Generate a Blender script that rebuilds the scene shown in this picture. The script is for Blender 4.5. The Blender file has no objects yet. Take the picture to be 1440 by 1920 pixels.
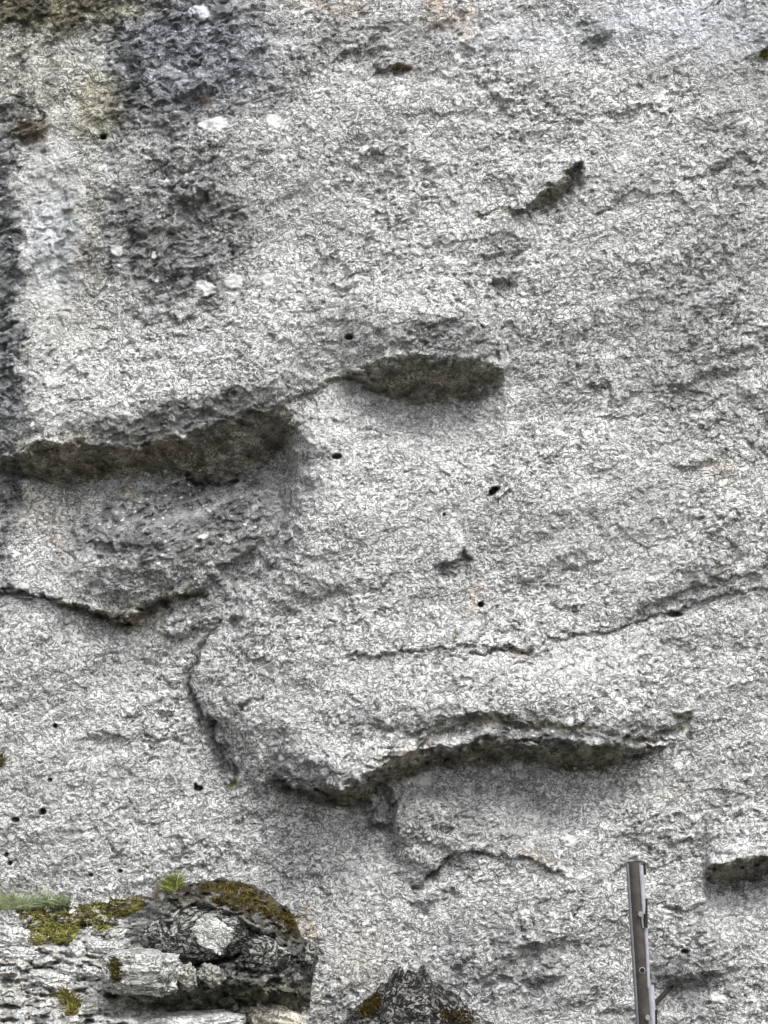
import bpy, bmesh, math, random
import numpy as np
from mathutils import Vector, Matrix
from mathutils.bvhtree import BVHTree

S = bpy.context.scene
COL = S.collection
R = math.radians

# ------------------------------------------------------------------ camera
CAMD, CAMZ, PX = 12.0, 2.2, 480.0          # metres to the cliff, eye height, photo pixels per metre on the cliff
cam = bpy.data.objects.new('camera', bpy.data.cameras.new('camera'))
COL.objects.link(cam); S.camera = cam
cam.location = (0, -CAMD, CAMZ); cam.rotation_euler = (R(90), 0, 0)
cam.data.sensor_fit = 'VERTICAL'; cam.data.sensor_height = 24; cam.data.lens = 72
cam.data.clip_end = 2000

# ------------------------------------------------------------------ light
SUN_EL, SUN_AZ = R(58), R(146)
w = bpy.data.worlds.new('World'); S.world = w; w.use_nodes = True
nt = w.node_tree; nt.nodes.clear()
sky = nt.nodes.new('ShaderNodeTexSky'); sky.sky_type = 'NISHITA'; sky.sun_disc = False
sky.sun_elevation = SUN_EL; sky.sun_rotation = SUN_AZ; sky.dust_density = 4; sky.ozone_density = 1
hs = nt.nodes.new('ShaderNodeHueSaturation'); hs.inputs['Saturation'].default_value = 0.22
bg = nt.nodes.new('ShaderNodeBackground'); bg.inputs[1].default_value = 0.15
wo = nt.nodes.new('ShaderNodeOutputWorld')
nt.links.new(sky.outputs[0], hs.inputs['Color']); nt.links.new(hs.outputs[0], bg.inputs[0]); nt.links.new(bg.outputs[0], wo.inputs[0])
sd = bpy.data.lights.new('sun', 'SUN'); sd.energy = 1.5; sd.angle = R(24); sd.color = (1, .985, .965)
sun = bpy.data.objects.new('sun', sd); COL.objects.link(sun)
dv = Vector((math.sin(SUN_AZ)*math.cos(SUN_EL), math.cos(SUN_AZ)*math.cos(SUN_EL), math.sin(SUN_EL)))
sun.rotation_euler = dv.to_track_quat('Z', 'Y').to_euler()
S.view_settings.view_transform = 'Standard'; S.view_settings.look = 'None'
S.view_settings.gamma = 1; S.view_settings.use_curve_mapping = False
S.view_settings.exposure = 0.82
S.cycles.use_denoising = True
S.cycles.use_adaptive_sampling = True; S.cycles.adaptive_threshold = .02

# ------------------------------------------------------------------ noise
def _h(ix, iy, iz, seed):
    h = (ix*374761393 + iy*668265263 + iz*1274126177 + seed*974711) & 0xffffffff
    h = ((h ^ (h >> 13))*1274126177) & 0xffffffff
    return h ^ (h >> 16)
def noise2(x, y, seed=0):
    x = np.asarray(x, float); y = np.asarray(y, float)
    ix = np.floor(x).astype(np.int64); iy = np.floor(y).astype(np.int64)
    fx = x-ix; fy = y-iy
    sx = fx*fx*fx*(fx*(fx*6-15)+10); sy = fy*fy*fy*(fy*(fy*6-15)+10)
    def g(dx, dy):
        a = (_h(ix+dx, iy+dy, 0, seed) & 1023)*(2*math.pi/1024)
        return np.cos(a)*(fx-dx)+np.sin(a)*(fy-dy)
    a = g(0, 0); b = g(1, 0); c = g(0, 1); d = g(1, 1)
    return ((a+(b-a)*sx)*(1-sy)+(c+(d-c)*sx)*sy)*1.4
def noise3(x, y, z, seed=0):
    ix = np.floor(x).astype(np.int64); iy = np.floor(y).astype(np.int64); iz = np.floor(z).astype(np.int64)
    fx = x-ix; fy = y-iy; fz = z-iz
    s = [f*f*f*(f*(f*6-15)+10) for f in (fx, fy, fz)]
    r = 0
    for dx in (0, 1):
        for dy in (0, 1):
            for dz in (0, 1):
                h = _h(ix+dx, iy+dy, iz+dz, seed)
                gx = (h & 255)/127.5-1; gy = ((h >> 8) & 255)/127.5-1; gz = ((h >> 16) & 255)/127.5-1
                wt = (s[0] if dx else 1-s[0])*(s[1] if dy else 1-s[1])*(s[2] if dz else 1-s[2])
                r = r+wt*(gx*(fx-dx)+gy*(fy-dy)+gz*(fz-dz))
    return r*1.3
def sst(a, b, x):
    t = np.clip((x-a)/(b-a), 0, 1); return t*t*(3-2*t)
def curve(pts, u):
    """smooth curve through points, constant outside"""
    p = np.array(pts, float); xs, ys = p[:, 0], p[:, 1]
    i = np.clip(np.searchsorted(xs, u)-1, 0, len(xs)-2)
    t = np.clip((u-xs[i])/(xs[i+1]-xs[i]), 0, 1)
    m = np.gradient(ys, xs); hh = xs[i+1]-xs[i]
    return ((2*t**3-3*t**2+1)*ys[i]+(t**3-2*t**2+t)*hh*m[i]+(-2*t**3+3*t**2)*ys[i+1]+(t**3-t**2)*hh*m[i+1])
def polydist(u, v, pts):
    """distance to a polyline, position along it 0..1 and side (+ below)"""
    best = np.full(u.shape, 1e9); al = np.zeros(u.shape); side = np.zeros(u.shape)
    L = [0]
    for a, b in zip(pts[:-1], pts[1:]): L.append(L[-1]+math.dist(a, b))
    for k, (a, b) in enumerate(zip(pts[:-1], pts[1:])):
        dx, dy = b[0]-a[0], b[1]-a[1]; l2 = dx*dx+dy*dy
        t = np.clip(((u-a[0])*dx+(v-a[1])*dy)/l2, 0, 1)
        d = np.hypot(u-a[0]-t*dx, v-a[1]-t*dy)
        m = d < best
        best = np.where(m, d, best); al = np.where(m, (L[k]+t*math.sqrt(l2))/L[-1], al)
        side = np.where(m, np.sign(dx*(v-a[1])-dy*(u-a[0])), side)
    return best, al, side

def cells(x, y, seed=0):
    """flat facets with sharp borders: every cell is its own tilted plane"""
    ix = np.floor(x).astype(np.int64); iy = np.floor(y).astype(np.int64)
    best = np.full(x.shape, 9e9); val = np.zeros(x.shape)
    for dx in (-1, 0, 1):
        for dy in (-1, 0, 1):
            h = _h(ix+dx, iy+dy, 0, seed)
            cx = ix+dx+(h & 255)/255; cy = iy+dy+((h >> 8) & 255)/255
            d = (x-cx)**2+(y-cy)**2
            h2 = _h(ix+dx, iy+dy, 7, seed+5)
            pl = (h2 & 255)/127.5-1+((h2 >> 8 & 255)/127.5-1)*(x-cx)+((h2 >> 16 & 255)/127.5-1)*(y-cy)
            m = d < best; best = np.where(m, d, best); val = np.where(m, pl, val)
    return val
# ------------------------------------------------------------------ object helpers
def tag(o, label=None, cat=None, group=None, kind=None):
    if label: o['label'] = label
    if cat: o['category'] = cat
    if group: o['group'] = group
    if kind: o['kind'] = kind
    return o
def empty(name, loc, *a, **k):
    o = bpy.data.objects.new(name, None); COL.objects.link(o); o.location = loc; o.empty_display_size = .05
    bpy.context.view_layer.update()
    return tag(o, *a, **k)
def link(name, me, m, parent=None, smooth=True):
    o = bpy.data.objects.new(name, me); COL.objects.link(o)
    if m: me.materials.append(m)
    if smooth: me.polygons.foreach_set('use_smooth', [True]*len(me.polygons))
    if parent:
        o.parent = parent; o.location = -Vector(parent.location)
    return o
def np_mesh(name, co, faces, nv=4):
    me = bpy.data.meshes.new(name)
    co = np.asarray(co, np.float32); faces = np.asarray(faces, np.int32)
    me.vertices.add(len(co)); me.vertices.foreach_set('co', co.ravel())
    me.loops.add(faces.size); me.loops.foreach_set('vertex_index', faces.ravel())
    me.polygons.add(len(faces)); me.polygons.foreach_set('loop_start', np.arange(0, faces.size, nv, dtype=np.int32))
    me.update(calc_edges=True)
    return me
def grid_faces(nr, nc, flip=False):
    i = np.arange(nr*nc).reshape(nr, nc)
    f = np.stack([i[:-1, :-1], i[:-1, 1:], i[1:, 1:], i[1:, :-1]], -1).reshape(-1, 4)
    return f[:, ::-1] if flip else f
def attr_f(me, name, a):
    t = me.attributes.new(name, 'FLOAT', 'POINT'); t.data.foreach_set('value', np.asarray(a, np.float32).ravel())
def attr_c(me, name, rgb):
    t = me.attributes.new(name, 'FLOAT_COLOR', 'POINT')
    c = np.ones((len(rgb), 4), np.float32); c[:, :3] = rgb
    t.data.foreach_set('color', c.ravel())
def P(u, v, y):
    """photo position at depth y (metres in front of the cliff plane are negative) -> world"""
    k = (CAMD+y)/CAMD
    return Vector(((u-720)/PX*k, y, CAMZ+(960-v)/PX*k))

# ------------------------------------------------------------------ materials
class NG:
    def __init__(s, name):
        s.m = bpy.data.materials.new(name); s.m.use_nodes = True; s.t = s.m.node_tree
        s.b = s.t.nodes['Principled BSDF']
    def n(s, k, **kw):
        x = s.t.nodes.new(k)
        for a, b in kw.items():
            if hasattr(x, a): setattr(x, a, b)
            else: x.inputs[a.replace('_', ' ')].default_value = b
        return x
    def l(s, a, b): s.t.links.new(a, b)
    def math(s, op, a, b=None, c=None, clamp=False):
        x = s.t.nodes.new('ShaderNodeMath'); x.operation = op; x.use_clamp = clamp
        for i, q in enumerate((a, b, c)):
            if q is None: continue
            if isinstance(q, (int, float)): x.inputs[i].default_value = q
            else: s.l(q, x.inputs[i])
        return x.outputs[0]
    def mr(s, v, a, b, c=0., d=1., smooth=True):
        x = s.t.nodes.new('ShaderNodeMapRange'); x.interpolation_type = 'SMOOTHSTEP' if smooth else 'LINEAR'
        s.l(v, x.inputs['Value'])
        for k, q in (('From Min', a), ('From Max', b), ('To Min', c), ('To Max', d)):
            if isinstance(q, (int, float)): x.inputs[k].default_value = q
            else: s.l(q, x.inputs[k])
        return x.outputs[0]
    def mix(s, f, a, b, mode='MIX'):
        x = s.t.nodes.new('ShaderNodeMix'); x.data_type = 'RGBA'; x.blend_type = mode
        for i, q in ((0, f), (6, a), (7, b)):
            if isinstance(q, (int, float)): x.inputs[i].default_value = q
            elif isinstance(q, tuple): x.inputs[i].default_value = (*q, 1)
            else: s.l(q, x.inputs[i])
        return x.outputs[2]
    def noise(s, vec, scale, detail=2., rough=.5, dist=0.):
        x = s.n('ShaderNodeTexNoise'); x.inputs['Scale'].default_value = scale; x.inputs['Detail'].default_value = detail
        x.inputs['Roughness'].default_value = rough; x.inputs['Distortion'].default_value = dist
        s.l(vec, x.inputs['Vector']); return x.outputs['Fac']

def granite(name, light=(.74, .74, .735), dark=(.06, .06, .058), gs=1.0, bump=.9, attrs=True, tint=None, gam=1.):
    g = NG(name)
    tc = g.n('ShaderNodeTexCoord')
    mp = g.n('ShaderNodeMapping'); g.l(tc.outputs['Object'], mp.inputs['Vector'])
    mp.inputs['Rotation'].default_value = (0, R(20), 0); mp.inputs['Scale'].default_value = (.86, 1, 1.08)
    pos = mp.outputs[0]
    a = g.noise(pos, 31*gs, 1.2, .5, 1.6)
    b = g.noise(pos, 60*gs, 1., .5, 1.0)
    c = g.noise(pos, 22*gs, 3, .6, .5)
    l1 = g.mr(g.math('ABSOLUTE', g.math('SUBTRACT', a, .5)), .0, .10)
    l2 = g.mr(g.math('ABSOLUTE', g.math('SUBTRACT', b, .5)), .0, .065)
    blot = g.mr(c, .36, .60)
    if attrs:
        cr = g.n('ShaderNodeAttribute', attribute_name='crust_shade').outputs['Fac']
        sm = g.n('ShaderNodeAttribute', attribute_name='pale').outputs['Fac']
        ti = g.n('ShaderNodeAttribute', attribute_name='tint').outputs['Color']
    f = g.math('MULTIPLY', g.math('ADD', g.math('MULTIPLY', l1, .80), .20), g.math('ADD', g.math('MULTIPLY', l2, .62), .38))
    f = g.math('MULTIPLY', f, g.math('ADD', g.math('MULTIPLY', blot, .32), .76))
    fine = g.noise(pos, 260*gs, 2, .6)
    f = g.math('ADD', f, g.math('MULTIPLY', g.math('SUBTRACT', fine, .5), .22), clamp=True)
    if attrs:
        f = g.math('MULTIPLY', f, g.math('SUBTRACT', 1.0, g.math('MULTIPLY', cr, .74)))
        # pale lichen flecks stand out where the crust is dark
        vo = g.n('ShaderNodeTexVoronoi'); vo.inputs['Scale'].default_value = 34; g.l(pos, vo.inputs['Vector'])
        fl = g.math('MULTIPLY', g.mr(vo.outputs['Distance'], .30, .20), g.mr(vo.outputs['Color'], .62, .70))
        f = g.math('MAXIMUM', f, g.math('MULTIPLY', g.math('MULTIPLY', fl, g.mr(cr, .1, .5)), .92))
        f = g.math('ADD', g.math('MULTIPLY', f, g.math('SUBTRACT', 1.0, g.math('MULTIPLY', sm, .6))), g.math('MULTIPLY', sm, .5), clamp=True)
    # quieter patches where the grain is worn
    q = g.math('MULTIPLY', g.mr(g.noise(pos, 6.5, 4, .6, .6), .42, .66), .26)
    f = g.math('ADD', g.math('MULTIPLY', f, g.math('SUBTRACT', 1.0, q)), g.math('MULTIPLY', q, .62))
    if gam != 1: f = g.math('POWER', f, gam)
    colr = g.mix(f, dark, light)
    if attrs:
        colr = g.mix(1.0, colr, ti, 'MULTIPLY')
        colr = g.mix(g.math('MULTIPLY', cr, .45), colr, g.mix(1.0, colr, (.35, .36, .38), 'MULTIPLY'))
    elif tint: colr = g.mix(1.0, colr, tint, 'MULTIPLY')
    g.l(colr, g.b.inputs['Base Color'])
    g.b.inputs['Roughness'].default_value = .92; g.b.inputs['Specular IOR Level'].default_value = .25
    bp = g.n('ShaderNodeBump'); bp.inputs['Strength'].default_value = bump; bp.inputs['Distance'].default_value = .006
    h = g.math('ADD', g.math('MULTIPLY', f, .9), g.math('MULTIPLY', fine, .6))
    g.l(h, bp.inputs['Height']); g.l(bp.outputs[0], g.b.inputs['Normal'])
    return g.m
def plain(name, c, rough=.7, metal=0., c2=None, sc=60, spec=.4):
    g = NG(name)
    tc = g.n('ShaderNodeTexCoord')
    n = g.noise(tc.outputs['Object'], sc, 3, .6, .4)
    g.l(g.mix(g.mr(n, .35, .65), c, c2 or tuple(q*.7 for q in c)), g.b.inputs['Base Color'])
    g.b.inputs['Roughness'].default_value = rough; g.b.inputs['Metallic'].default_value = metal
    g.b.inputs['Specular IOR Level'].default_value = spec
    return g.m
M_CLIFF = granite('weathered_granite')
M_ROCK = granite('ledge_granite', light=(.66, .66, .64), gs=.8, bump=.8)
M_STONE = granite('pale_stone', light=(.74, .74, .72), dark=(.13, .13, .12), gs=.8, attrs=False)
M_DSTONE = granite('dark_stone', light=(.36, .355, .33), dark=(.012, .012, .012), gs=.7, attrs=False, gam=2.6)
M_GSTONE = granite('grey_stone', light=(.42, .41, .37), dark=(.04, .04, .04), gs=.9, attrs=False)
def leafy(name, c1, c2, c3):
    g = NG(name)
    a = g.n('ShaderNodeAttribute', attribute_name='shade').outputs['Fac']
    x = g.mix(g.mr(a, 0, .5, smooth=False), c1, c2); x = g.mix(g.mr(a, .5, 1, smooth=False), x, c3)
    g.l(x, g.b.inputs['Base Color']); g.b.inputs['Roughness'].default_value = .75
    g.b.inputs['Specular IOR Level'].default_value = .2
    return g.m
M_MOSS = leafy('yellow_moss', (.045, .034, .012), (.15, .14, .04), (.35, .34, .09))
M_BMOSS = leafy('brown_moss', (.03, .018, .006), (.085, .06, .014), (.16, .135, .04))
M_GRASS = leafy('pale_grass', (.16, .20, .10), (.30, .36, .20), (.46, .50, .32))
M_PLANT = leafy('green_tuft', (.08, .09, .02), (.18, .22, .05), (.34, .36, .12))
M_STEEL = plain('brown_steel', (.13, .118, .112), .35, .6, (.09, .08, .076), 25)
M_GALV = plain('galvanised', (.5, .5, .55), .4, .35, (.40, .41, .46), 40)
M_BLACK = plain('black_rubber', (.012, .012, .012), .6)
M_BOLT = plain('zinc', (.5, .49, .46), .45, .7)
M_RUST = plain('rusty_iron', (.016, .012, .009), .9, 0, (.02, .015, .012), 90)
M_GROUND = plain('turf', (.055, .06, .03), .95, 0, (.035, .032, .02), 3)

# ------------------------------------------------------------------ ground
gx = np.concatenate([-np.geomspace(400, 10, 14), np.linspace(-9, 9, 73), np.geomspace(10, 400, 14)])
gy = np.concatenate([-np.geomspace(400, 15, 14), np.linspace(-14, 2, 65), np.geomspace(4, 300, 12)])
X, Y = np.meshgrid(gx, gy)
Z = .05*noise2(X*.9, Y*.9, 3)+.02*noise2(X*3, Y*3, 4)
ground = link('ground', np_mesh('ground', np.stack([X, Y, Z], -1).reshape(-1, 3), grid_faces(*X.shape)), M_GROUND)
tag(ground, kind='structure')

# ------------------------------------------------------------------ the cliff
st = 2.0
def axis(lo, hi, a, b):
    """fine steps between lo and hi, growing steps out to a and b"""
    r = [lo]; s = st
    while r[-1] > a: s = min(s*1.12, 90); r.append(r[-1]-s)
    l = r[::-1]; m = list(np.arange(lo+st, hi, st)); r = [hi]; s = st
    while r[-1] < b: s = min(s*1.12, 90); r.append(r[-1]+s)
    return np.array(l+m+r)
us = axis(-30, 1470, -4200, 5600); vs = axis(-30, 1950, -4300, 2080)
U0, V0 = np.meshgrid(us, vs)
wu = noise2(U0/60, V0/60, 11)*7+noise2(U0/22, V0/22, 12)*5+noise2(U0/9, V0/9, 13)*2.6
wv = noise2(U0/60, V0/60, 14)*6+noise2(U0/22, V0/22, 15)*5+noise2(U0/9, V0/9, 16)*2.6
wv = wv+4.5*cells(U0/34+V0/80, V0/22-U0/90, 17)+2.2*cells(U0/13, V0/9, 18)
wu = wu+3*cells(U0/24, V0/30, 19)
U, V = U0+wu, V0+wv
H = np.zeros_like(U)
inside = sst(-900, -100, U0)*sst(2300, 1540, U0)*sst(-700, -100, V0)

# broad forms of the face (px units): u, v, ru, rv, height, angle
for (cu, cv, ru, rv, h, an) in [
        (520, 330, 620, 330, 45, 0), (1150, 420, 420, 420, 20, 0),
        (760, 990, 300, 250, 42, 10), (620, 1230, 190, 150, 30, 0), (1180, 960, 320, 220, 18, -10),
        (900, 1260, 330, 110, 26, 6), (600, 1390, 130, 100, 20, 30), (620, 1440, 70, 50, 34, 8),
        (880, 1530, 150, 90, 24, 0), (900, 1680, 170, 90, 16, 0),
        (270, 1030, 190, 90, 84, -16), (120, 1230, 260, 110, 14, 0),
        (640, 620, 300, 90, 26, -14), (200, 740, 260, 80, 22, -6),
        (1330, 1720, 120, 90, 20, 0), (180, 1450, 300, 200, 8, 0),
        (840, 830, 140, 60, -14, 0), (1080, 1500, 120, 80, -16, 0)]:
    c, s = math.cos(R(an)), math.sin(R(an))
    du, dv_ = U-cu, V-cv
    H += h*np.exp(-((du*c+dv_*s)/ru)**2-((-du*s+dv_*c)/rv)**2)

UND = np.zeros_like(U)          # where the sheltered undersides are
def under(top, bot, k=2.2, la=70, lb=110, u0=None, u1=None, e0=25, e1=25, off=.5, amax=200, rd=.28, ln=26, st_=1.):
    """an overhang: lip along `top`, foot of its underside along `bot`"""
    global H, UND
    ps = np.array(list(top)+list(bot))
    u0 = top[0][0] if u0 is None else u0; u1 = top[-1][0] if u1 is None else u1
    r = np.where((vs > ps[:, 1].min()-6*la-40) & (vs < ps[:, 1].max()+6*lb+40))[0]; c = np.where((us > u0-e0-40) & (us < u1+e1+40))[0]
    sl = np.s_[r[0]:r[-1]+1, c[0]:c[-1]+1]; u, v = U[sl], V[sl]
    T = curve(top, u); B = curve(bot, u)
    e = sst(u0-e0*.3, u0+e0, u)*sst(u1+e1*.3, u1-e1, u)
    Wd = np.maximum(B-T, 6)
    A = np.minimum(k*sum(np.maximum(curve(bot, u+q)-curve(top, u+q), 6) for q in (-45, -22, 0, 22, 45))/5, amax)*e
    t = (v-T)/Wd
    up = off*A*np.exp(-np.maximum(T-v, 0)/la)-rd*A*np.exp(-(np.maximum(T-v, 0)/ln)**1.5)
    dn = -(1-off)*A*np.exp(-np.maximum(v-B, 0)/lb)
    mid = A*((off-rd)-(1-rd)*np.clip(.5*t+.5*sst(0, 1, t), 0, 1))
    H[sl] += np.where(v < T, up, np.where(v > B, dn, mid))
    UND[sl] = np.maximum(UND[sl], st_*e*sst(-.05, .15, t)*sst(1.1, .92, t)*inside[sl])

# left brow and its hollow
LT = [(-400, 850), (-100, 862), (0, 862), (30, 853), (55, 836), (120, 826), (165, 832), (220, 838), (270, 838), (310, 826), (350, 812), (390, 797), (440, 780), (490, 767), (540, 763), (556, 775)]
LB = [(-400, 880), (-100, 880), (0, 878), (40, 890), (75, 905), (130, 918), (150, 906), (220, 896), (270, 886), (310, 894), (360, 905), (400, 908), (440, 898), (470, 880), (525, 845), (548, 812), (556, 800)]
under(LT, LB, 3.0, 95, 80, off=.64, rd=.36, ln=46, u0=-300, u1=556, e0=150, e1=34)
# right brow and eye hollow
under([(640, 705), (665, 695), (700, 682), (760, 673), (830, 670), (895, 677), (925, 684), (948, 696)],
      [(640, 712), (665, 712), (700, 735), (760, 757), (830, 757), (895, 745), (918, 726), (948, 706)], 3.1, 80, 50, off=.64, rd=.34, ln=36, e0=24, e1=26)
# the crease joining the two
under([(520, 755), (560, 742), (600, 724), (660, 700), (700, 684)], [(520, 765), (560, 752), (600, 733), (660, 712), (700, 694)], 1.7, 60, 60, e0=20, e1=20)
# upper lip and its hollow
under([(520, 1455), (580, 1468), (630, 1462), (680, 1440), (720, 1420), (760, 1402), (850, 1390), (900, 1374), (980, 1374), (1060, 1378), (1150, 1388), (1220, 1392), (1260, 1388)],
      [(520, 1468), (580, 1498), (630, 1516), (685, 1516), (710, 1474), (750, 1468), (800, 1447), (870, 1442), (950, 1432), (1020, 1440), (1080, 1449), (1150, 1444), (1220, 1408), (1260, 1392)], 3.6, 80, 70, off=.74, rd=.34, ln=44, e0=30, e1=50)
under([(690, 1418), (780, 1386), (840, 1350), (920, 1332), (1000, 1348), (1100, 1354), (1180, 1372), (1240, 1372), (1300, 1342)],
      [(690, 1426), (780, 1398), (840, 1364), (920, 1352), (1000, 1364), (1100, 1364), (1180, 1382), (1240, 1380), (1300, 1352)], 1.2, 60, 30, e0=30, e1=15)
under([(1262, 1334), (1300, 1332)], [(1262, 1348), (1300, 1350)], 1.8, 20, 20, e0=10, e1=8)
# hollow at the right edge
under([(1318, 1628), (1345, 1606), (1400, 1598), (1500, 1600), (1700, 1610)], [(1318, 1650), (1345, 1662), (1385, 1664), (1440, 1646), (1500, 1640), (1700, 1640)], 3.2, 30, 40, off=.6, u1=1690, e0=12, e1=90)
# the mass under the left eye rounds under towards its crack
under([(100, 1112), (130, 1120), (160, 1132), (200, 1144), (250, 1150), (275, 1136), (300, 1120), (340, 1108), (380, 1090)],
      [(100, 1124), (130, 1137), (160, 1154), (200, 1172), (252, 1184), (275, 1162), (300, 1142), (340, 1130), (380, 1104)], 2.4, 70, 50, e0=30, e1=20, ln=50, rd=.6)
# slanting slot on the forehead
under([(960, 402), (985, 388), (1020, 352), (1060, 322), (1096, 308)], [(960, 408), (985, 396), (1020, 392), (1045, 378), (1070, 340), (1096, 312)], 2.8, 14, 40, e0=14, e1=10, ln=8)
under([(880, 404), (930, 392), (985, 392)], [(880, 412), (930, 402), (985, 402)], .7, 20, 20)
# small pits and shelves: u, v, half width, height
for (cu, cv, hw, hh, k) in [(366, 368, 30, 34, 1.5), (735, 124, 42, 12, 1.4), (940, 524, 30, 18, 1.2), (922, 474, 26, 16, 1.2), (645, 536, 34, 16, 1.0),
        (375, 168, 42, 22, 1.0), (490, 86, 26, 10, 1.1), (1125, 66, 30, 24, .8), (846, 1048, 34, 26, 1.2), (1355, 300, 32, 24, .7), (1410, 342, 50, 16, .8), (1300, 860, 60, 22, .5),
        (1350, 690, 60, 24, .6), (240, 920, 50, 20, .8), (430, 960, 50, 24, .4), (700, 290, 30, 10, .6), (1120, 880, 30, 12, .6), (1020, 1825, 36, 26, .8), (860, 1790, 18, 40, .6),
        (1010, 1760, 60, 18, .6), (1290, 1820, 60, 34, .7), (820, 600, 60, 24, .6), (880, 1335, 70, 16, .6), (1160, 1880, 60, 20, .5), (340, 1180, 45, 18, .8), (800, 1680, 40, 24, .6),
        (1270, 720, 26, 14, .7), (200, 1378, 60, 8, .8), (290, 1386, 22, 7, 1.1), (210, 30, 40, 20, .5), (60, 240, 50, 24, .7), (680, 95, 60, 16, .7), (290, 430, 60, 16, .6), (350, 505, 60, 14, .6),
        (1285, 1700, 50, 16, .6), (1175, 200, 40, 30, .5), (1290, 180, 30, 24, .5), (955, 1815, 24, 10, .7), (1120, 720, 24, 12, .7)]:
    under([(cu-hw, cv+hh*.35), (cu, cv), (cu+hw, cv-hh*.25)], [(cu-hw, cv+hh*.5), (cu, cv+hh), (cu+hw, cv-hh*.1)], k*2.1, 16, 26, e0=hw*.8, e1=hw*.8, rd=.1, ln=8, st_=.0)

def sidestep(pts, A, wd, Lh, Ll, rd=.0, ln=40, e0=50, e1=50):
    """a steep edge along a near-vertical line given as (v, u, strength): the side to the right stands proud"""
    global H
    E = curve(pts, V); v0, v1 = pts[0][0], pts[-1][0]
    a = curve([(q[0], q[2]) for q in pts], V)*A*sst(v0-10, v0+e0, V)*sst(v1+10, v1-e1, V)
    t = U-E
    hi = .5*np.exp(-np.maximum(t, 0)/Lh)-rd*np.exp(-(np.maximum(t, 0)/ln)**1.5)
    H += a*np.where(t > 0, hi, np.where(t < -wd, -.5*np.exp((np.minimum(t, -wd)+wd)/Ll), (.5-rd)-(1-rd)*sst(0, -wd, t)))
# flank of the nose bridge: a broad turn, no edge
sidestep([(760, 575, .5), (850, 592, .9), (950, 590, 1), (1040, 562, 1), (1110, 512, .9), (1180, 452, .5)], 84, 72, 300, 140, .12, 40, 80, 110)
RE = curve([(740, 560), (780, 562), (850, 596), (950, 594), (1040, 566), (1110, 514), (1180, 458), (1240, 440)], V)
H += 20*np.exp(-((U-RE-26)/44)**2)*sst(720, 820, V)*sst(1260, 1120, V)
# nose tip: rounds over and ends in a tight gap
sidestep([(1120, 455, .1), (1165, 432, .3), (1210, 392, .5), (1270, 366, .75), (1330, 383, 1), (1365, 408, 1), (1400, 422, 1), (1490, 443, .7)], 96, 11, 240, 16, .46, 40)
# under the nose wing, and the block left of the chin
sidestep([(1440, 700, .5), (1480, 738, 1), (1540, 742, 1), (1600, 748, .7), (1640, 760, .2)], 56, 12, 120, 40, .25, 18)
sidestep([(1465, 680, .5), (1500, 692, 1), (1550, 690, .6)], 30, 8, 40, 30, .2, 10)

def crack(pts, wd, dp, step=0, ls=60, box=160):
    """a crack along a polyline; step > 0 makes the upper side overhang"""
    global H, UND
    p = np.array(pts)
    m = (U > p[:, 0].min()-box) & (U < p[:, 0].max()+box) & (V > p[:, 1].min()-box) & (V < p[:, 1].max()+box)
    r = np.where(m.any(1))[0]; c = np.where(m.any(0))[0]
    sl = np.s_[r[0]:r[-1]+1, c[0]:c[-1]+1]
    d, al, sd_ = polydist(U[sl], V[sl], pts)
    e = sst(0, .08, al)*sst(1, .92, al)*sst(box, box*.5, d)
    k = np.clip(.75+.9*noise2(U0[sl]/34, V0[sl]/34, 77), .12, 1.3)
    H[sl] += e*(-dp*k*np.exp(-(d/(wd*.8*(.6+.5*k)))**2)-sd_*step*.5*np.exp(-d/ls)*sst(0, wd*.8, d))
crack([(-260, 1090), (0, 1110), (80, 1117), (130, 1130), (160, 1146), (200, 1163), (252, 1172), (272, 1150), (292, 1131), (340, 1119), (370, 1110), (384, 1084), (405, 1068)], 5.5, 34, 26, 60)
crack([(405, 1068), (440, 1060), (470, 1040), (500, 1005)], 6, 10, 14, 40)
crack([(640, 1232), (700, 1222), (760, 1217), (850, 1212), (950, 1214), (990, 1219)], 4, 16, 8, 50)
crack([(1000, 1212), (1060, 1194), (1120, 1181), (1200, 1163), (1262, 1150), (1320, 1126), (1380, 1109), (1440, 1104), (1700, 1080)], 4, 12, 8, 40)
crack([(950, 1213), (972, 1218), (996, 1220)], 7, 26, 6, 30)
crack([(1170, 1160), (1250, 1120), (1330, 1092), (1440, 1080)], 9, 8, 10, 40)
crack([(780, 1660), (800, 1642), (826, 1618), (845, 1602), (880, 1597), (940, 1600), (1000, 1613), (1065, 1642)], 4.5, 20, 12, 50)
crack([(392, 1330), (404, 1362), (420, 1378), (430, 1420), (444, 1455), (438, 1478)], 6, 30, 0, 40)
crack([(395, 1358), (412, 1368)], 9, 22, 0)
crack([(448, 1332), (465, 1322), (480, 1308), (500, 1300)], 5.5, 18, 4, 30)
crack([(270, 1380), (300, 1387)], 4, 12, 4, 20)
crack([(160, 1376), (210, 1380), (250, 1378)], 4, 8, 4, 20)
crack([(530, 1468), (590, 1502), (640, 1519), (690, 1518)], 4, 14, 0)
crack([(690, 1551), (716, 1557), (740, 1556)], 10, 40, 10, 20, 90)
crack([(704, 1474), (708, 1500), (694, 1530), (684, 1576)], 5, 20, 0)
crack([(716, 1480), (728, 1500), (736, 1530)], 5, 16, 0)
crack([(776, 1664), (792, 1648), (822, 1622), (846, 1604)], 9, 26, 6, 20)
crack([(800, 1690), (830, 1678), (850, 1660)], 7, 16, 4, 20)
crack([(340, 893), (380, 906), (415, 907), (445, 896)], 5, 24, 0)
crack([(36, 888), (60, 900), (85, 908)], 5, 12, 0)
crack([(1140, 1400), (1200, 1385), (1260, 1380)], 5, 12, 0)
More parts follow.
